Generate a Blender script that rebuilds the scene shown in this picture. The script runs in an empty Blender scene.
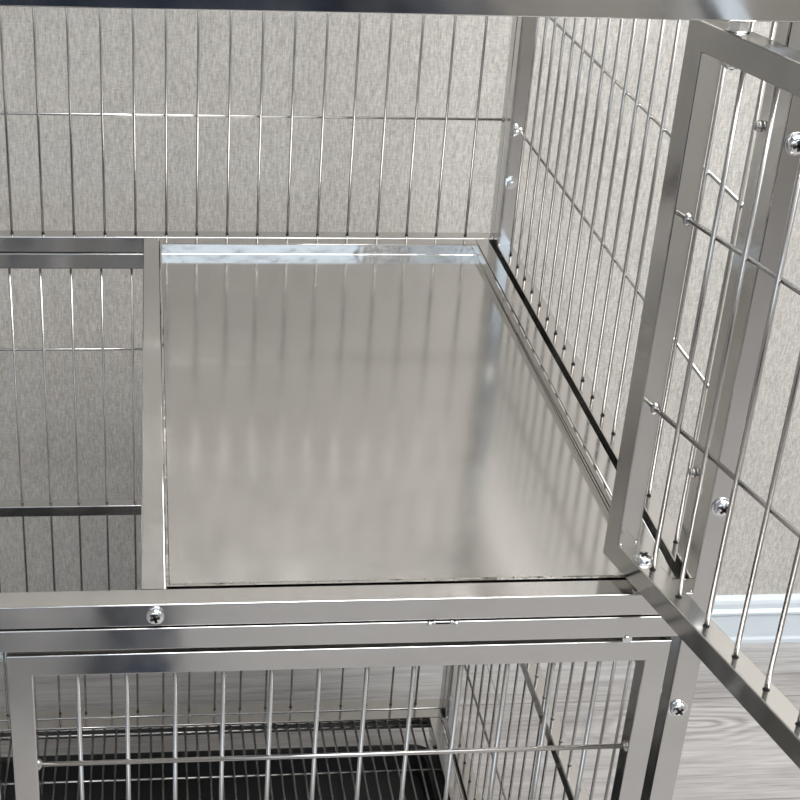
import bpy, bmesh, math, random
from mathutils import Vector, Matrix
random.seed(4)
C = bpy.context.scene.collection
PI = math.pi

# ------------------------------------------------------------------ materials
def new_mat(name):
    m = bpy.data.materials.new(name); m.use_nodes = True
    nt = m.node_tree
    return m, nt, nt.nodes['Principled BSDF']

def node(nt, kind, **kw):
    n = nt.nodes.new(kind)
    for k, v in kw.items():
        if k in n.inputs: n.inputs[k].default_value = v
        else: setattr(n, k, v)
    return n

def steel(name, col, rough, var=.05, bump=0.0, bscale=6, stretch=(1, 1, 1), tint_scale=25, fine=0.0):
    m, nt, b = new_mat(name)
    L = nt.links
    b.inputs['Metallic'].default_value = 1
    tc = node(nt, 'ShaderNodeTexCoord')
    mp = node(nt, 'ShaderNodeMapping'); mp.inputs['Scale'].default_value = stretch
    L.new(tc.outputs['Object'], mp.inputs['Vector'])
    n = node(nt, 'ShaderNodeTexNoise'); n.inputs['Scale'].default_value = tint_scale; n.inputs['Detail'].default_value = 4
    L.new(mp.outputs['Vector'], n.inputs['Vector'])
    mr = node(nt, 'ShaderNodeMapRange')
    mr.inputs['From Min'].default_value = .3; mr.inputs['From Max'].default_value = .7
    mr.inputs['To Min'].default_value = rough - var; mr.inputs['To Max'].default_value = rough + var
    L.new(n.outputs['Fac'], mr.inputs['Value']); L.new(mr.outputs['Result'], b.inputs['Roughness'])
    mx = node(nt, 'ShaderNodeMix', data_type='RGBA')
    mx.inputs[6].default_value = tuple(c * .9 for c in col) + (1,)
    mx.inputs[7].default_value = tuple(col) + (1,)
    L.new(n.outputs['Fac'], mx.inputs[0]); L.new(mx.outputs[2], b.inputs['Base Color'])
    if bump:
        n2 = node(nt, 'ShaderNodeTexNoise'); n2.inputs['Scale'].default_value = bscale; n2.inputs['Detail'].default_value = 1.5
        L.new(tc.outputs['Object'], n2.inputs['Vector'])
        bp = node(nt, 'ShaderNodeBump'); bp.inputs['Strength'].default_value = 1; bp.inputs['Distance'].default_value = bump
        L.new(n2.outputs['Fac'], bp.inputs['Height']); L.new(bp.outputs['Normal'], b.inputs['Normal'])
        if fine:
            mp3 = node(nt, 'ShaderNodeMapping'); mp3.inputs['Scale'].default_value = (2500, 60, 60)
            L.new(tc.outputs['Object'], mp3.inputs['Vector'])
            n3 = node(nt, 'ShaderNodeTexNoise'); n3.inputs['Scale'].default_value = 1
            L.new(mp3.outputs['Vector'], n3.inputs['Vector'])
            b2 = node(nt, 'ShaderNodeBump'); b2.inputs['Strength'].default_value = fine; b2.inputs['Distance'].default_value = 1e-4
            L.new(n3.outputs['Fac'], b2.inputs['Height']); L.new(bp.outputs['Normal'], b2.inputs['Normal'])
            L.new(b2.outputs['Normal'], b.inputs['Normal'])
    return m

M = {}
M['tube'] = steel('polished_steel_tube', (.64, .63, .615), .14, .06, bump=.00025, bscale=22)
M['wire'] = steel('steel_wire', (.58, .565, .55), .24, .04)
M['sheet'] = steel('brushed_steel_sheet', (.62, .61, .59), .13, .02, bump=.0006, bscale=6)
M['rim'] = steel('polished_sheet_rim', (.68, .67, .65), .045, .02, bump=.0004, bscale=60)
M['bolt'] = steel('bright_zinc_screw', (.86, .87, .88), .12, .04)

def plain(name, col, rough, metal=0, spec=.5):
    m, nt, b = new_mat(name)
    n = node(nt, 'ShaderNodeTexNoise'); n.inputs['Scale'].default_value = 60
    mx = node(nt, 'ShaderNodeMix', data_type='RGBA')
    mx.inputs[6].default_value = tuple(c * .93 for c in col) + (1,); mx.inputs[7].default_value = tuple(min(1, c * 1.05) for c in col) + (1,)
    nt.links.new(n.outputs['Fac'], mx.inputs[0]); nt.links.new(mx.outputs[2], b.inputs['Base Color'])
    b.inputs['Roughness'].default_value = rough; b.inputs['Metallic'].default_value = metal
    b.inputs['Specular IOR Level'].default_value = spec
    return m
M['hole'] = plain('painted_hole_shade', (.012, .012, .012), .7)  # near-black colour standing in for shade inside holes and screw recesses
M['black'] = plain('black_plastic', (.012, .012, .013), .45)
M['rubber'] = plain('grey_rubber', (.09, .09, .09), .7)
M['white'] = plain('white_paint', (.80, .80, .78), .6)
M['base'] = plain('pale_blue_white_baseboard', (.68, .75, .80), .35)

def wallpaper():
    m, nt, b = new_mat('woven_linen_wallpaper'); L = nt.links
    tc = node(nt, 'ShaderNodeTexCoord')
    def ns(scale, detail=3):
        mp = node(nt, 'ShaderNodeMapping'); mp.inputs['Scale'].default_value = scale
        L.new(tc.outputs['Object'], mp.inputs['Vector'])
        n = node(nt, 'ShaderNodeTexNoise'); n.inputs['Scale'].default_value = 1; n.inputs['Detail'].default_value = detail
        n.inputs['Roughness'].default_value = .65
        L.new(mp.outputs['Vector'], n.inputs['Vector']); return n.outputs['Fac']
    v = ns((620, 620, 110)); h = ns((150, 150, 560)); big = ns((9, 9, 5), 2)
    def math_(op, a, b_):
        n = node(nt, 'ShaderNodeMath', operation=op)
        for i, q in enumerate((a, b_)):
            if isinstance(q, (int, float)): n.inputs[i].default_value = q
            else: L.new(q, n.inputs[i])
        return n.outputs[0]
    s = math_('ADD', math_('MULTIPLY', v, .62), math_('MULTIPLY', h, .38))
    s = math_('ADD', s, math_('MULTIPLY', math_('SUBTRACT', big, .5), .08))
    cr = node(nt, 'ShaderNodeValToRGB')
    cr.color_ramp.elements[0].position = .34; cr.color_ramp.elements[0].color = (.36, .343, .322, 1)
    cr.color_ramp.elements[1].position = .64; cr.color_ramp.elements[1].color = (.67, .645, .612, 1)
    L.new(s, cr.inputs['Fac']); L.new(cr.outputs['Color'], b.inputs['Base Color'])
    b.inputs['Roughness'].default_value = .85; b.inputs['Specular IOR Level'].default_value = .2
    bp = node(nt, 'ShaderNodeBump'); bp.inputs['Strength'].default_value = .25; bp.inputs['Distance'].default_value = .0006
    L.new(s, bp.inputs['Height']); L.new(bp.outputs['Normal'], b.inputs['Normal'])
    return m
M['wall'] = wallpaper()

KNOT = (.5437, -.0, 0)
def wood(kx, ky):
    m, nt, b = new_mat('grey_wood_laminate'); L = nt.links
    tc = node(nt, 'ShaderNodeTexCoord'); sx = node(nt, 'ShaderNodeSeparateXYZ'); L.new(tc.outputs['Object'], sx.inputs[0])
    def ma(op, a, b_=None):
        n = node(nt, 'ShaderNodeMath', operation=op)
        for i, q in enumerate((a, b_)):
            if q is None: continue
            if isinstance(q, (int, float)): n.inputs[i].default_value = q
            else: L.new(q, n.inputs[i])
        return n.outputs[0]
    def ns(scale, detail=4, dist=0):
        mp = node(nt, 'ShaderNodeMapping'); mp.inputs['Scale'].default_value = scale
        L.new(tc.outputs['Object'], mp.inputs['Vector'])
        n = node(nt, 'ShaderNodeTexNoise'); n.inputs['Scale'].default_value = 1; n.inputs['Detail'].default_value = detail
        n.inputs['Distortion'].default_value = dist
        L.new(mp.outputs['Vector'], n.inputs['Vector']); return n.outputs['Fac']
    grain = ns((7, 120, 1), 5, .6); fine = ns((26, 520, 1), 3); broad = ns((2.5, 11, 1), 3)
    # ring figure around a knot and a faint one everywhere
    X = sx.outputs[0]; Y = sx.outputs[1]
    wob = ns((7, 22, 1), 2)
    dx = ma('MULTIPLY', ma('SUBTRACT', X, kx), .26); dy = ma('SUBTRACT', Y, ky)
    d = ma('SQRT', ma('ADD', ma('MULTIPLY', dx, dx), ma('MULTIPLY', dy, dy)))
    dd = ma('ADD', d, ma('MULTIPLY', wob, .035))
    ring = ma('SINE', ma('MULTIPLY', dd, 640))
    fall = node(nt, 'ShaderNodeMapRange'); fall.inputs['From Min'].default_value = .01; fall.inputs['From Max'].default_value = .05
    fall.inputs['To Min'].default_value = .11; fall.inputs['To Max'].default_value = 0; L.new(d, fall.inputs['Value'])
    wv = ma('SINE', ma('ADD', ma('MULTIPLY', Y, 300), ma('MULTIPLY', ns((2.5, 9, 1), 2), 26)))
    s = ma('ADD', ma('MULTIPLY', grain, .42), ma('MULTIPLY', fine, .26))
    s = ma('ADD', s, ma('MULTIPLY', broad, .32))
    s = ma('ADD', s, ma('MULTIPLY', ring, fall.outputs['Result']))
    s = ma('ADD', s, ma('MULTIPLY', wv, .010))
    # plank seams (planks run along X)
    fy = ma('FRACT', ma('DIVIDE', ma('ADD', Y, 4.816), .19))
    seam = ma('LESS_THAN', fy, .012)
    row = ma('FLOOR', ma('DIVIDE', ma('ADD', Y, 4.816), .19))
    fx = ma('FRACT', ma('ADD', ma('DIVIDE', X, 1.2), ma('MULTIPLY', row, .37)))
    seam = ma('MAXIMUM', seam, ma('LESS_THAN', fx, .0016))
    cr = node(nt, 'ShaderNodeValToRGB')
    e = cr.color_ramp.elements
    e[0].position = .34; e[0].color = (.21, .20, .195, 1)
    e[1].position = .65; e[1].color = (.47, .455, .45, 1)
    L.new(s, cr.inputs['Fac'])
    mx = node(nt, 'ShaderNodeMix', data_type='RGBA'); L.new(ma('MULTIPLY', seam, .6), mx.inputs[0])
    L.new(cr.outputs['Color'], mx.inputs[6]); mx.inputs[7].default_value = (.12, .11, .105, 1)
    L.new(mx.outputs[2], b.inputs['Base Color'])
    b.inputs['Roughness'].default_value = .42; b.inputs['Specular IOR Level'].default_value = .4
    return m

# ------------------------------------------------------------------ helpers
def finish(name, bm, mats, parent=None, loc=(0, 0, 0), rot=(0, 0, 0)):
    me = bpy.data.meshes.new(name); bm.normal_update(); bm.to_mesh(me); bm.free()
    for m in (mats if isinstance(mats, (list, tuple)) else [mats]): me.materials.append(m)
    o = bpy.data.objects.new(name, me); C.objects.link(o)
    o.location = loc; o.rotation_euler = rot
    if parent: o.parent = parent
    return o

def tag(o, label, cat, group=None):
    o['label'] = label; o['category'] = cat
    if group: o['group'] = group

def empty(name, loc, label, cat):
    o = bpy.data.objects.new(name, None); C.objects.link(o); o.location = loc
    o.empty_display_size = .05; tag(o, label, cat); return o

def struct(name, bm, m):
    o = finish(name, bm, m); o['kind'] = 'structure'; return o

def section(w, h, r, n=3):
    """rounded rectangle u in 0..w, v in 0..h, plus a flag per edge: flat or round"""
    pts = []
    for cx, cy, a0 in ((w - r, r, -90), (w - r, h - r, 0), (r, h - r, 90), (r, r, 180)):
        for k in range(n + 1):
            a = math.radians(a0 + 90 * k / n); pts.append((cx + r * math.cos(a), cy + r * math.sin(a)))
    flags = [((i % (n + 1)) == n) for i in range(len(pts))]
    return pts, flags

R_T = .0008
def skin(bm, rings, flags, closed, mi=0):
    n = len(rings[0]); m = len(rings)
    for k in range(m if closed else m - 1):
        A, B = rings[k], rings[(k + 1) % m]
        for i in range(n):
            f = bm.faces.new((A[i], A[(i + 1) % n], B[(i + 1) % n], B[i])); f.smooth = not flags[i]; f.material_index = mi
    if not closed:
        for rg, rev in ((rings[0], True), (rings[-1], False)):
            f = bm.faces.new(list(reversed(rg)) if rev else rg); f.material_index = mi

def loop_frame(bm, put, a0, a1, b0, b1, c0, c1, w, r=R_T):
    """mitred rectangular frame of square tube; put(a, b, c) gives the 3D point"""
    pts, flags = section(w, c1 - c0, r)
    rings = []
    for (a, sa, b, sb) in ((a0, 1, b0, 1), (a1, -1, b0, 1), (a1, -1, b1, -1), (a0, 1, b1, -1)):
        rings.append([bm.verts.new(put(a + sa * u, b + sb * u, c0 + v)) for u, v in pts])
    skin(bm, rings, flags, True)
    for rg in rings:
        for i in range(len(rg)):
            e = bm.edges.get((rg[i], rg[(i + 1) % len(rg)]))
            if e: e.smooth = False
    for a, b in ((a0 + w, b0 + w), (a1 - w, b0 + w), (a1 - w, b1 - w), (a0 + w, b1 - w)):
        for c in (c0 + .002, c1 - .002): ball(bm, put(a, b, c), .0012)
    bmesh.ops.recalc_face_normals(bm, faces=bm.faces)

def rail(bm, lo, hi, axis, r=R_T, mi=0):
    """straight square tube between two opposite box corners"""
    ax = [0, 1, 2]; ax.remove(axis); p, q = ax
    pts, flags = section(hi[p] - lo[p], hi[q] - lo[q], r)
    rings = []
    for t in (lo[axis], hi[axis]):
        rg = []
        for u, v in pts:
            c = [0, 0, 0]; c[axis] = t; c[p] = lo[p] + u; c[q] = lo[q] + v; rg.append(bm.verts.new(c))
        rings.append(rg)
    skin(bm, rings, flags, False, mi)
    bmesh.ops.recalc_face_normals(bm, faces=bm.faces)

def box(bm, lo, hi, mi=0):
    g = bmesh.ops.create_cube(bm, size=1)
    for v in g['verts']:
        v.co = Vector([lo[i] + (v.co[i] + .5) * (hi[i] - lo[i]) for i in range(3)])
    for f in {f for v in g['verts'] for f in v.link_faces}: f.material_index = mi

def cyl(bm, p0, p1, r0, r1=None, seg=10, caps=True, mi=0, smooth=True):
    p0, p1 = Vector(p0), Vector(p1); d = p1 - p0
    g = bmesh.ops.create_cone(bm, segments=seg, radius1=r0, radius2=r0 if r1 is None else r1, depth=d.length, cap_ends=caps)
    mt = Matrix.Translation((p0 + p1) / 2) @ d.to_track_quat('Z', 'Y').to_matrix().to_4x4()
    bmesh.ops.transform(bm, matrix=mt, verts=g['verts'])
    for f in {f for v in g['verts'] for f in v.link_faces}:
        f.smooth = smooth and len(f.verts) == 4; f.material_index = mi

def ball(bm, c, r, sc=(1, 1, 1)):
    g = bmesh.ops.create_uvsphere(bm, u_segments=12, v_segments=8, radius=r)
    for v in g['verts']: v.co = Vector([c[i] + v.co[i] * sc[i] for i in range(3)])
    for f in {f for v in g['verts'] for f in v.link_faces}: f.smooth = True

def disc(bm, c, r, mi=1, seg=16, h=.0002, el=(1, 1)):
    """near-black disc painted for the shade in a drilled hole, on an upward face"""
    vs = [bm.verts.new((c[0] + el[0] * r * math.cos(2 * PI * k / seg), c[1] + el[1] * r * math.sin(2 * PI * k / seg), c[2] + h)) for k in range(seg)]
    f = bm.faces.new(vs); f.material_index = mi
    ws = [bm.verts.new((v.co.x, v.co.y, c[2] - .0006)) for v in vs]
    for k in range(seg):
        g = bm.faces.new((vs[k], ws[k], ws[(k + 1) % seg], vs[(k + 1) % seg])); g.material_index = mi

def wire_set(parent, spots, z0, z1, r, name='vertical_wire'):
    """one wire mesh, one object per wire"""
    bm = bmesh.new(); cyl(bm, (0, 0, 0), (0, 0, z1 - z0), r, seg=10)
    o = finish(name, bm, M['wire'], parent, (spots[0][0], spots[0][1], z0)); out = [o]
    for x, y in spots[1:]:
        c = o.copy(); C.objects.link(c); c.parent = parent; c.location = (x, y, z0); out.append(c)
    return out

def cross_wire(parent, p0, p1, r, crossings=(), weld=True, zoff=0):
    bm = bmesh.new(); cyl(bm, p0, p1, r, seg=10)
    if weld:
        for q in (p0, p1): ball(bm, q, r * 2.2, (1, 1, 1.25))
    for q in crossings: ball(bm, q, r * 1.35)
    return finish('cross_wire', bm, M['wire'], parent)

def screw(parent, loc, normal, name='screw', washer=True, r=.0056, ang=.5):
    """pan head screw; near-black bars paint in the shade of its cross recess"""
    bm = bmesh.new()
    if washer: cyl(bm, (0, 0, 0), (0, 0, .0008), r * 1.18, seg=24)
    prof = [(r, .0008), (r, .0016), (r * .93, .0026), (r * .75, .0034), (r * .45, .0039), (0, .0041)]
    rings = []
    for pr_, z in prof[:-1]:
        rings.append([bm.verts.new((pr_ * math.cos(2 * PI * k / 24), pr_ * math.sin(2 * PI * k / 24), z)) for k in range(24)])
    for A, B in zip(rings, rings[1:]):
        for k in range(24):
            f = bm.faces.new((A[k], A[(k + 1) % 24], B[(k + 1) % 24], B[k])); f.smooth = True
    top = bm.verts.new((0, 0, prof[-1][1]))
    for k in range(24):
        f = bm.faces.new((rings[-1][k], rings[-1][(k + 1) % 24], top)); f.smooth = True
    nv = len(bm.verts)
    for a in (ang, ang + PI / 2):
        g = bmesh.ops.create_cube(bm, size=1)
        for v in g['verts']: v.co = Vector((v.co.x * r * 1.1, v.co.y * r * .32, .0036 + v.co.z * .0012))
        bmesh.ops.rotate(bm, verts=g['verts'], cent=(0, 0, 0), matrix=Matrix.Rotation(a, 3, 'Z'))
        for f in {f for v in g['verts'] for f in v.link_faces}: f.material_index = 1
    q = Vector(normal).to_track_quat('Z', 'Y')
    o = finish(name, bm, [M['bolt'], M['hole']], parent, loc); o.rotation_euler = q.to_euler(); return o

def bolt_end(parent, loc, normal, name='bolt_end', r=.0052):
    """hex nut with the threaded tip of its bolt"""
    bm = bmesh.new()
    cyl(bm, (0, 0, 0), (0, 0, .0008), r * 1.25, seg=24)
    cyl(bm, (0, 0, .0008), (0, 0, .0042), r, seg=6, smooth=False)
    cyl(bm, (0, 0, .0042), (0, 0, .0062), r * .55, r * .45, seg=16)
    q = Vector(normal).to_track_quat('Z', 'Y')
    o = finish(name, bm, M['bolt'], parent, loc); o.rotation_euler = q.to_euler(); return o

# ------------------------------------------------------------------ measures (metres; z = 0 is the top of the shelf frame)
T = .0162                       # tube
XR0, XR1 = .3496, .3655         # right side panel, right posts
XL0, XL1 = -.5395, -.5236       # left side panel, left posts
YB0, YB1 = 0.0, .0169           # back panels
YF0, YF1 = -.6110, -.5941       # front frames
ZU0, ZU1 = -.0159, .3787        # upper cage
ZL0, ZL1 = -.6143, -.0173       # lower cage
FLOOR = -.70
WALL = .2538
RW = .00135
XB = lambda a, b, c: (a, c, b)  # frames lying in an x-z plane
YP = lambda a, b, c: (c, a, b)  # frames lying in a y-z plane

def back_panel(parent, z0, z1, xs, crosses, mid=None):
    bm = bmesh.new()
    loop_frame(bm, XB, XL0, XR1, z0, z1, YB0, YB1, T)
    if mid: rail(bm, (XL1 - .001, YB0 + .001, mid - .0125), (XR0 + .001, YB1 - .001, mid), 0)
    for x in xs:
        disc(bm, (x, YB1 / 2, z0 + T), RW * 1.4, seg=12)
        if mid: disc(bm, (x, YB1 / 2, mid), RW * 1.4, seg=12)
    if z0 > -.1: disc(bm, (.1876, .0088, 0.0), .0036, el=(1.2, .9))
    p = finish('back_panel', bm, [M['tube'], M['hole']], parent)
    wire_set(p, [(x, YB1 / 2) for x in xs], z0 + T - .004, z1 - T + .004, RW)
    for z in crosses:
        cross_wire(p, (XL1 - .001, YB1 / 2 + 2 * RW, z), (XR0 + .001, YB1 / 2 + 2 * RW, z), RW)
    return p

def side_panel(parent, x0, x1, z0, z1, ys, crosses, mid=None, inner=1):
    bm = bmesh.new()
    loop_frame(bm, YP, -.5910, -.0012, z0, z1, x0, x1, T)
    if mid: rail(bm, (x0 + .001, -.5775, mid - .0125), (x1 - .001, -.0165, mid), 1)
    xc = (x0 + x1) / 2
    for y in ys:
        disc(bm, (xc, y, z0 + T), RW * 1.4, seg=12)
        if mid: disc(bm, (xc, y, mid), RW * 1.4, seg=12)
    p = finish('side_panel', bm, [M['tube'], M['hole']], parent)
    wire_set(p, [(xc, y) for y in ys], z0 + T - .004, z1 - T + .004, RW)
    for z in crosses:
        cross_wire(p, (xc + inner * 2 * RW, -.5775, z), (xc + inner * 2 * RW, -.0165, z), RW,
                   )
    return p

# ------------------------------------------------------------------ upper cage
up = empty('wire_cage', (-.087, -.30, ZU0), 'upper stainless steel wire cage tier with an open door and a half-width metal shelf', 'cage')
up_off = up.location.copy()
ROOTS = [up]
bx = [-.1274 + .03 * i for i in range(-13, 16)]
back_panel(up, ZU0, ZU1, bx, (.1199, .2409))
ys = [-.0441 - .0299 * i for i in range(18)]
sp = side_panel(up, XR0, XR1, ZU0, ZU1, ys, (.1175, .2395))
bolt_end(sp, (.3562, -.0176, .0655), (0, -1, 0))
for z in (.2972, .0712):
    bm = bmesh.new(); cyl(bm, (0, 0, 0), (-.0026, 0, 0), .0034, .0030, seg=14); ball(bm, (-.0026, 0, 0), .0029, (.5, 1, 1))
    finish('bolt_tip', bm, M['wire'], sp, (XR0, -.5795, z))
for z in (.1185, .2405):
    bm = bmesh.new(); ball(bm, (0, 0, 0), .0038, (1, .75, 1.7)); ball(bm, (.001, -.001, -.002), .0030)
    finish('weld_bead', bm, M['bolt'], sp, (.3552, -.0178, z))
side_panel(up, XL0, XL1, ZU0, ZU1, ys, (.1175, .2395), inner=-1)
bm = bmesh.new()
loop_frame(bm, XB, XL0, XR1, ZU0, ZU1, YF0, YF1, T)
disc(bm, (.1896, -.6030, 0.0), .0044, el=(1, 1))
ff = finish('front_frame', bm, [M['tube'], M['hole']], up)
screw(ff, (.0089, YF0 - .0001, -.0075), (0, -1, 0), ang=.3)
screw(ff, (.3573, YF0 - .0001, .0650), (0, -1, 0), ang=.9)
screw(ff, (.3573, YF0 - .0001, .2970), (0, -1, 0), ang=.2)

# shelf frame: beam, back rail, right rail, with bearers under the sheet
BW, WX, SR = .0157, .3308, .3447
bm = bmesh.new()
rail(bm, (0, -.5936, -.0159), (BW, -.0003, 0), 1)
rail(bm, (WX, -.5936, -.0159), (SR, -.0003, 0), 1)
rail(bm, (BW + .0002, -.0160, -.0159), (WX - .0002, -.0003, 0), 0)
for y in (-.15, -.42):
    rail(bm, (BW - .001, y, -.0159), (WX + .001, y + .02, -.0116), 0, r=.001)
finish('shelf_frame', bm, M['tube'], up)

# open door, hinged at the right front corner
dx, dy, dth = .3007, -.5719, -1.3383
DT, DZ0, DZ1, DL = .0150, .0061, .3562, .425
bm = bmesh.new()
loop_frame(bm, XB, 0, DL, DZ0, DZ1, 0, DT, .0160)
dws = [.0461 + .0304 * i for i in range(12)]
for a in dws: disc(bm, (a, DT / 2, DZ0 + .0160), RW * 1.6, seg=12)
door = finish('door', bm, [M['tube'], M['hole']], up, (dx, dy, 0), (0, 0, dth))
wire_set(door, [(a, DT / 2) for a in dws], DZ0 + .012, DZ1 - .012, .00150)
for z in (.1203, .2433):
    cross_wire(door, (.0155, DT / 2 + .0029, z), (DL - .0155, DT / 2 + .0029, z), .00155)
screw(door, (.035, DT / 2, DZ0 + .0161), (0, 0, 1), 'hinge_screw')
screw(door, (.035, DT / 2, DZ1 - .0161), (0, 0, -1), 'hinge_screw')
bm = bmesh.new()
cyl(bm, (0, 0, 0), (0, 0, .0007), .0062, seg=20)
cyl(bm, (0, 0, .0007), (0, 0, .0052), .0054, seg=6, smooth=False)
cyl(bm, (0, 0, .0052), (0, 0, .0064), .0030, seg=14)
finish('hinge_nut', bm, M['bolt'], door, (.035, DT / 2, DZ1 + .0001))
bm = bmesh.new()
cyl(bm, (0, 0, 0), (0, 0, .0060), .0036, seg=16)
finish('hinge_spacer', bm, M['bolt'], door, (.035, DT / 2, .0001))

# the sheet metal tray lying in the shelf frame
bm = bmesh.new()
x0, x1, y0, y1 = BW + .0006, WX - .0006, -.5912, -.0165
zt, zb_, th, rf = -.0001, -.0098, .0014, .0014
def ring(inset, z): return [bm.verts.new((x0 + inset, y0 + inset, z)), bm.verts.new((x1 - inset, y0 + inset, z)),
                            bm.verts.new((x1 - inset, y1 - inset, z)), bm.verts.new((x0 + inset, y1 - inset, z))]
rf = .0005
rs = [ring(0, zb_ - th), ring(0, zt), ring(th, zt), ring(th, zb_ + rf), ring(th + rf * .3, zb_ + rf * .3), ring(th + rf, zb_)]
# pressed bead of the rim: bare polished band 15 mm wide along the front edge
for A, B in zip(rs, rs[1:]):
    for k in range(4):
        f = bm.faces.new((A[k], A[(k + 1) % 4], B[(k + 1) % 4], B[k])); f.material_index = 1
a, b, c, d = rs[-1]
for v in (a, b): v.co.z += .0044
e1 = bm.verts.new((a.co.x, a.co.y + .0150, zb_)); e2 = bm.verts.new((b.co.x, b.co.y + .0150, zb_))
bm.faces.new((e1, e2, c, d)); f = bm.faces.new((a, b, e2, e1)); f.material_index = 1
bm.faces.new(rs[0])
bmesh.ops.recalc_face_normals(bm, faces=bm.faces)
sheet = finish('shelf_tray', bm, [M['sheet'], M['rim']])
tag(sheet, 'flat shiny stainless sheet with low rims lying in the shelf frame of the upper cage', 'metal tray')

# ------------------------------------------------------------------ third tier stacked on top (seen only in reflections)
Z3 = .3800; H3 = .38
tp = empty('wire_cage', (-.087, -.30, Z3), 'top stainless steel wire cage tier stacked above the open tier', 'cage')
ROOTS.append(tp)
back_panel(tp, Z3, Z3 + H3, bx, (Z3 + .13, Z3 + .25))
side_panel(tp, XR0, XR1, Z3, Z3 + H3, ys, (Z3 + .13, Z3 + .25))
side_panel(tp, XL0, XL1, Z3, Z3 + H3, ys, (Z3 + .13, Z3 + .25), inner=-1)
bm = bmesh.new(); loop_frame(bm, XB, XL0, XR1, Z3, Z3 + H3, YF0, YF1, T)
finish('front_frame', bm, M['tube'], tp)

# ------------------------------------------------------------------ lower cage
lo = empty('wire_cage', (-.087, -.30, FLOOR), 'lower stainless steel wire cage tier with closed doors beneath the shelf tier', 'cage')
ROOTS.append(lo)
MID = -.3092
bx2 = [-.1318 + .03 * i for i in range(-13, 16)]
back_panel(lo, ZL0, ZL1, bx2, (-.1268, -.504), MID)
ys2 = [-.0378 - .0297 * i for i in range(18)]
side_panel(lo, XR0, XR1, ZL0, ZL1, ys2, (-.1268, -.504), MID)
side_panel(lo, XL0, XL1, ZL0, ZL1, ys2, (-.1268, -.504), MID, inner=-1)
bm = bmesh.new()
loop_frame(bm, XB, XL0, XR1 - .001, ZL0, ZL1, YF0, YF1, T)
lf = finish('front_frame', bm, M['tube'], lo)
screw(lf, (.3550, YF0 - .0001, -.0925), (0, -1, 0), ang=.75)
bm = bmesh.new(); rail(bm, (.3325, -.5936, -.0338), (.3492, -.0005, -.0180), 1)  # added below the shelf gap to block light and keep it dark
finish('gap_shade_rail', bm, M['tube'], lo)
bm = bmesh.new()
box(bm, (-.010, -.0005, -.0010), (.010, .003, .0006))
for s in (-1, 1):
    ball(bm, (s * .0085, -.0002, -.0008), .0021); ball(bm, (s * .0055, 0, .0002), .0013)
finish('stacking_clip', bm, M['bolt'], lo, (.1898, YF0 + .0005, -.0182))
bm = bmesh.new(); cyl(bm, (0, 0, 0), (0, -.0026, 0), .0020, .0016, seg=12); cyl(bm, (.0005, 0, -.001), (.0005, -.001, -.001), .0032, seg=12)
finish('door_stop', bm, M['bolt'], lo, (.3116, YF0 + .0012, -.0338))

# bottom frame that carries the wire floor
GZ = -.5990
bm = bmesh.new()
rail(bm, (XL1 + .001, -.0160, GZ - .0159), (SR, -.0003, GZ), 0)
rail(bm, (WX, -.5936, GZ - .0159), (SR, -.0164, GZ), 1)
rail(bm, (XL1 + .001, -.5936, GZ - .0159), (XL1 + .017, -.0164, GZ), 1)
finish('floor_frame', bm, M['tube'], lo)
# tray runners, the right one set out to close the side gap and darken it
for xx, sg in ((XL1 + .002, 1), (.3491, -1)):
    bm = bmesh.new()
    sec = [(0, GZ - .0155), (0, -.6395), (.013, -.6395), (.013, -.6380), (.0015, -.6380), (.0015, GZ - .0155)]
    A = [bm.verts.new((xx + sg * u, -.592, z)) for u, z in sec]; B = [bm.verts.new((xx + sg * u, -.004, z)) for u, z in sec]
    for k in range(6): bm.faces.new((A[k], A[(k + 1) % 6], B[(k + 1) % 6], B[k]))
    bm.faces.new(A); bm.faces.new(B); bmesh.ops.recalc_face_normals(bm, faces=bm.faces)
    finish('tray_runner', bm, M['tube'], lo)

def lower_door(x0, x1, wires, swing=0):
    z0, z1 = -.5935, -.0367
    bm = bmesh.new()
    loop_frame(bm, XB, 0, x1 - x0, z0, z1, -.6108 + .6108, .0150, .0158)
    for a in wires: disc(bm, (a - x0, .0075, z0 + .0158), RW * 1.6, seg=12)
    d = finish('door', bm, [M['tube'], M['hole']], lo, (x0, -.6108, 0), (0, 0, swing))
    wire_set(d, [(a - x0, .0075) for a in wires], z0 + .012, z1 - .012, .00150)
    for z in (-.1282, -.2480, -.3690, -.4900):
        cross_wire(d, (.0150, .0048, z), (x1 - x0 - .0150, .0048, z), .00165)
    return d
lower_door(-.0830, .3422, [-.0401 + .0308 * i for i in range(12)])
lower_door(-.5160, -.0920, [-.4750 + .0308 * i for i in range(12)])

# casters
for x in (XL0 + .012, XR1 - .012):
    for y in (YF0 + .014, YB1 - .012):
        bm = bmesh.new()
        cyl(bm, (0, 0, FLOOR + .052), (0, 0, ZL0 + .0005), .005, seg=12)
        for s in (-1, 1): box(bm, (s * .0115 - .001, -.012, FLOOR + .022), (s * .0115 + .001, .012, FLOOR + .054))
        box(bm, (-.0125, -.012, FLOOR + .052), (.0125, .012, FLOOR + .054))
        k = finish('caster', bm, M['bolt'], lo, (x, y, 0))
        bm = bmesh.new(); cyl(bm, (-.009, 0, 0), (.009, 0, 0), .0245, seg=28); cyl(bm, (-.0115, 0, 0), (.0115, 0, 0), .005, seg=12)
        finish('wheel', bm, M['rubber'], k, (0, 0, FLOOR + .0246))

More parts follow.
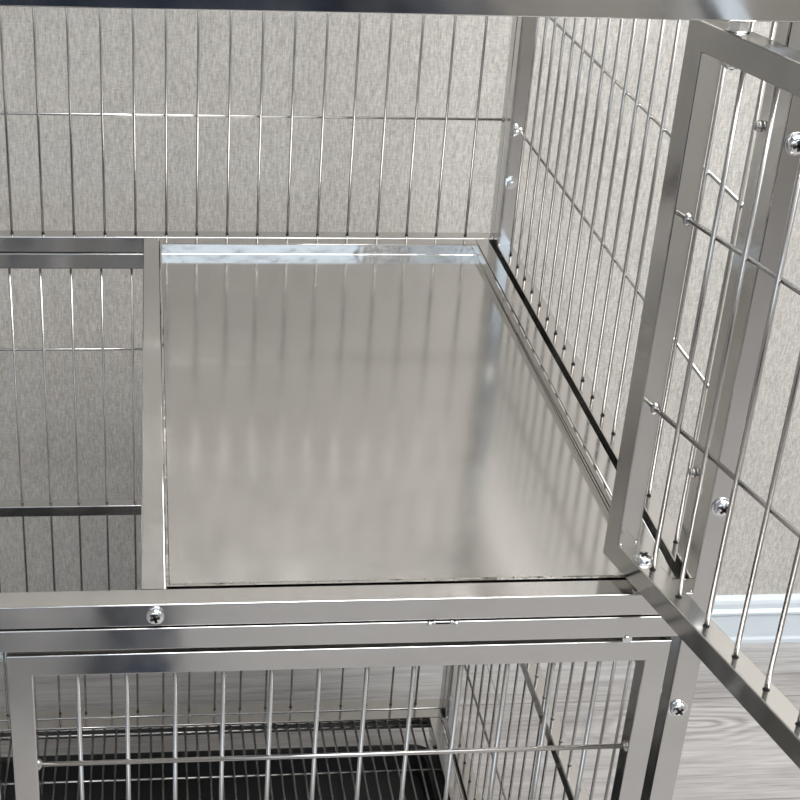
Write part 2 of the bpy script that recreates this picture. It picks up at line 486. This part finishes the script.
# ------------------------------------------------------------------ wire floor grid
gr = empty('floor_grid', (-.09, -.30, GZ - .01), 'steel wire mesh floor over the black tray in the bottom of the lower cage', 'wire floor')
ROOTS.append(gr)
gz = GZ - .0052
bm = bmesh.new(); cyl(bm, (0, -.588, gz), (0, -.0170, gz), .0014, seg=8)
gx0 = XL1 + .0235
g0 = finish('grid_wire', bm, M['wire'], gr, (gx0, 0, 0))
n = int((WX - .003 - gx0) / .01325)
for i in range(1, n + 1):
    c = g0.copy(); C.objects.link(c); c.parent = gr; c.location = (gx0 + i * .01325, 0, 0)
for y in (-.0205, -.097, -.29, -.484, -.584):
    bm = bmesh.new(); cyl(bm, (XL1 + .0178, y, gz - .0026), (WX - .0008, y, gz - .0026), .0014, seg=8)
    finish('cross_wire', bm, M['wire'], gr)

# black plastic tray with rounded corners
bm = bmesh.new()
def rr(x0, x1, y0, y1, r, z, n=6):
    out = []
    for cx, cy, a0 in ((x1 - r, y0 + r, -90), (x1 - r, y1 - r, 0), (x0 + r, y1 - r, 90), (x0 + r, y0 + r, 180)):
        for k in range(n + 1):
            a = math.radians(a0 + 90 * k / n); out.append(bm.verts.new((cx + r * math.cos(a), cy + r * math.sin(a), z)))
    return out
tx0, tx1, ty0, ty1 = XL1 + .006, .3400, -.588, -.0205
rs = [rr(tx0 + .018, tx1 - .018, ty0 + .012, ty1 - .012, .018, -.6680), rr(tx0 + .014, tx1 - .014, ty0 + .006, ty1 - .006, .024, -.6375),
      rr(tx0, tx1, ty0, ty1, .03, -.6370), rr(tx0, tx1, ty0, ty1, .03, -.6350), rr(tx0 + .016, tx1 - .016, ty0 + .008, ty1 - .008, .024, -.6350),
      rr(tx0 + .020, tx1 - .020, ty0 + .014, ty1 - .014, .018, -.6655)]
for A, B in zip(rs, rs[1:]):
    for k in range(len(A)):
        bm.faces.new((A[k], A[(k + 1) % len(A)], B[(k + 1) % len(A)], B[k]))
bm.faces.new(rs[-1]); bm.faces.new(rs[0])
bmesh.ops.recalc_face_normals(bm, faces=bm.faces)
tr = finish('litter_tray', bm, M['black'])
tag(tr, 'shallow black plastic tray with rounded corners under the wire mesh floor of the lower cage', 'tray')

# ------------------------------------------------------------------ unseen dark objects added only to be mirrored in the steel
M['navy'] = plain('navy_fabric', (.018, .028, .055), .85)
def cushion(name, lo_, hi_, parent=None, r=.04, m='navy'):
    bm = bmesh.new(); box(bm, lo_, hi_)
    bmesh.ops.bevel(bm, geom=bm.edges[:], offset=r, segments=4, affect='EDGES', profile=.5)
    for f_ in bm.faces: f_.smooth = True
    return finish(name, bm, M[m], parent)
reflection_sofa = empty('reflection_sofa', (-.3, -2.95, FLOOR), 'navy fabric sofa added unseen to darken reflections in the steel', 'reflection_sofa')  # added out of view to give the upper rails dark reflections
ROOTS.append(reflection_sofa)
cushion('seat', (-1.1, -3.25, FLOOR + .12), (.5, -2.55, FLOOR + .42), reflection_sofa, .05)
cushion('backrest', (-1.1, -3.5, FLOOR + .20), (.5, -3.27, FLOOR + .85), reflection_sofa, .06)
for x in (-1.30, .52): cushion('armrest', (x, -3.45, FLOOR + .10), (x + .18, -2.6, FLOOR + .60), reflection_sofa, .05)
for x in (-1.2, .6):
    for y in (-3.4, -2.7):
        bm = bmesh.new(); cyl(bm, (x, y, FLOOR), (x, y, FLOOR + .13), .018, .026, seg=14); finish('leg', bm, M['black'], reflection_sofa)
def leg_stand_in(x, y, label):  # added stand-in for the photographer's dark legs mirrored in the rails
    b = empty('reflected_leg_stand_in', (x, y, FLOOR), label, 'leg_stand_in'); ROOTS.append(b)
    bm = bmesh.new(); prev = None
    # heel-to-toe foot and shaft as one lofted body: (z, centre y, half width, half depth)
    st = [(.020, .045, .050, .135), (.045, .045, .050, .135), (.070, .035, .048, .118), (.095, .010, .048, .085), (.130, -.010, .052, .064),
          (.200, -.012, .060, .066), (.290, -.012, .068, .072), (.380, -.012, .072, .075), (.380, -.012, .067, .070), (.300, -.012, .062, .066)]
    for z, cy_, hw, hd in st:
        rg = [bm.verts.new((x + hw * math.cos(2 * PI * k / 20), y + cy_ + hd * math.sin(2 * PI * k / 20), FLOOR + z)) for k in range(20)]
        if prev:
            for k in range(20):
                f_ = bm.faces.new((prev[k], prev[(k + 1) % 20], rg[(k + 1) % 20], rg[k])); f_.smooth = True
        else: bm.faces.new(rg)
        prev = rg
    bm.faces.new(prev); bmesh.ops.recalc_face_normals(bm, faces=bm.faces)
    finish('upper', bm, M['navy'], b)
    bm = bmesh.new(); r_ = []
    for z in (0, .022):
        r_.append([bm.verts.new((x + .053 * math.cos(2 * PI * k / 20), y + .045 + .139 * math.sin(2 * PI * k / 20), FLOOR + z)) for k in range(20)])
    for k in range(20): bm.faces.new((r_[0][k], r_[0][(k + 1) % 20], r_[1][(k + 1) % 20], r_[1][k]))
    bm.faces.new(r_[0]); bm.faces.new(r_[1]); bmesh.ops.recalc_face_normals(bm, faces=bm.faces)
    finish('sole', bm, M['black'], b)
leg_stand_in(-.015, -1.42, 'unseen navy boot on the floor before the cage, the one nearer the shelf side')
leg_stand_in(-.250, -1.42, 'unseen navy boot on the floor before the cage, the one farther from the shelf side')

# parts were laid out in world coordinates: shift them under the empties
for r_ in ROOTS:
    for ch in r_.children: ch.location = ch.location - r_.location

# ------------------------------------------------------------------ room
RX0, RX1, RY0, RY1, RZ1 = -2.3, 1.95, -3.6, WALL, 1.85
WT = .12
bm = bmesh.new(); box(bm, (RX0 - WT, RY0 - WT, FLOOR - .06), (RX1 + WT, RY1 + WT, FLOOR)); struct('floor', bm, wood(.70, .075))
bm = bmesh.new(); box(bm, (RX0 - WT, RY0 - WT, RZ1), (RX1 + WT, RY1 + WT, RZ1 + .06)); struct('ceiling', bm, M['white'])
bm = bmesh.new(); box(bm, (RX0, RY1, FLOOR), (RX1, RY1 + WT, RZ1)); struct('wall_back', bm, M['wall'])
bm = bmesh.new(); box(bm, (RX0 - WT, RY0, FLOOR), (RX0, RY1 + WT, RZ1)); struct('wall_left', bm, M['wall'])
fx0, fx1, fz0, fz1 = -1.7, 1.65, .45, 1.70
bm = bmesh.new()
box(bm, (RX0, RY0 - WT, FLOOR), (fx0, RY0, RZ1)); box(bm, (fx1, RY0 - WT, FLOOR), (RX1, RY0, RZ1))
box(bm, (fx0, RY0 - WT, FLOOR), (fx1, RY0, fz0)); box(bm, (fx0, RY0 - WT, fz1), (fx1, RY0, RZ1))
struct('wall_front', bm, M['wall'])
bm = bmesh.new()
loop_frame(bm, XB, fx0, fx1, fz0, fz1, RY0 - .08, RY0 - .03, .05, .004)
box(bm, ((fx0 + fx1) / 2 - .02, RY0 - .075, fz0 + .04), ((fx0 + fx1) / 2 + .02, RY0 - .04, fz1 - .04))
struct('window_2', bm, M['white'])
# right wall with a window opening
wy0, wy1, wz0, wz1 = -1.7, -.25, .85, 1.70
bm = bmesh.new()
box(bm, (RX1, RY0, FLOOR), (RX1 + WT, wy0, RZ1)); box(bm, (RX1, wy1, FLOOR), (RX1 + WT, RY1 + WT, RZ1))
box(bm, (RX1, wy0, FLOOR), (RX1 + WT, wy1, wz0)); box(bm, (RX1, wy0, wz1), (RX1 + WT, wy1, RZ1))
struct('wall_right', bm, M['wall'])
bm = bmesh.new()
loop_frame(bm, YP, wy0, wy1, wz0, wz1, RX1 + .03, RX1 + .08, .05, .004)
box(bm, (RX1 + .04, (wy0 + wy1) / 2 - .02, wz0 + .04), (RX1 + .075, (wy0 + wy1) / 2 + .02, wz1 - .04))
struct('window_1', bm, M['white'])

# baseboard on the back wall with a moulded top
bm = bmesh.new()
prof = [(0, 0), (-.014, 0), (-.014, .006), (-.012, .010), (-.0115, .046), (-.0135, .049), (-.0135, .052), (-.009, .056), (-.009, .064), (-.0075, .069), (-.004, .0730), (0, .0735)]
A = [bm.verts.new((RX0 + .001, RY1 + y, FLOOR + z)) for y, z in prof]; B = [bm.verts.new((RX1 - .001, RY1 + y, FLOOR + z)) for y, z in prof]
for k in range(len(prof)):
    bm.faces.new((A[k], A[(k + 1) % len(prof)], B[(k + 1) % len(prof)], B[k]))
bm.faces.new(A); bm.faces.new(B); bmesh.ops.recalc_face_normals(bm, faces=bm.faces)
struct('baseboard_back', bm, M['base'])

# ------------------------------------------------------------------ light
def area(name, loc, rot, sx, sy, power, col):
    l = bpy.data.lights.new(name, 'AREA'); l.shape = 'RECTANGLE'; l.size = sx; l.size_y = sy; l.energy = power; l.color = col
    o = bpy.data.objects.new(name, l); C.objects.link(o); o.location = loc; o.rotation_euler = rot; return o
area('window_daylight', (RX1 + .10, (wy0 + wy1) / 2, (wz0 + wz1) / 2), (0, PI / 2, 0), wz1 - wz0, wy1 - wy0, 4, (.93, .97, 1))
area('front_daylight', ((fx0 + fx1) / 2, RY0 - .10, (fz0 + fz1) / 2), (PI / 2, 0, 0), fx1 - fx0, fz1 - fz0, 5.5, (.74, .86, 1))
area('ceiling_lamp', (.80, -1.10, RZ1 - .03), (0, 0, 0), 1.7, 1.6, 46, (1, .985, .96))
w = bpy.data.worlds.new('sky'); bpy.context.scene.world = w; w.use_nodes = True
w.node_tree.nodes['Background'].inputs[0].default_value = (.75, .87, 1, 1); w.node_tree.nodes['Background'].inputs[1].default_value = .8

# ------------------------------------------------------------------ camera
f, cx, cy = 1463.953, 304.1843, 394.6272
pit, yaw, rol = .4801, .1159, .047
F = Vector((math.sin(yaw) * math.cos(pit), math.cos(yaw) * math.cos(pit), -math.sin(pit)))
R = Vector((math.cos(yaw), -math.sin(yaw), 0)); U = R.cross(F)
R, U = math.cos(rol) * R + math.sin(rol) * U, -math.sin(rol) * R + math.cos(rol) * U
cam = bpy.data.cameras.new('camera'); co = bpy.data.objects.new('camera', cam); C.objects.link(co)
mt = Matrix((R, U, -F)).transposed().to_4x4(); mt.translation = Vector((.0087, -1.3504, .5328)); co.matrix_world = mt
cam.sensor_width = 36; cam.lens = f / 800 * 36; cam.shift_x = (400 - cx) / 800; cam.shift_y = (cy - 400) / 800
cam.clip_start = .02
sc = bpy.context.scene; sc.camera = co
sc.view_settings.view_transform = 'Standard'; sc.view_settings.look = 'None'; sc.view_settings.gamma = 1
sc.view_settings.exposure = .88
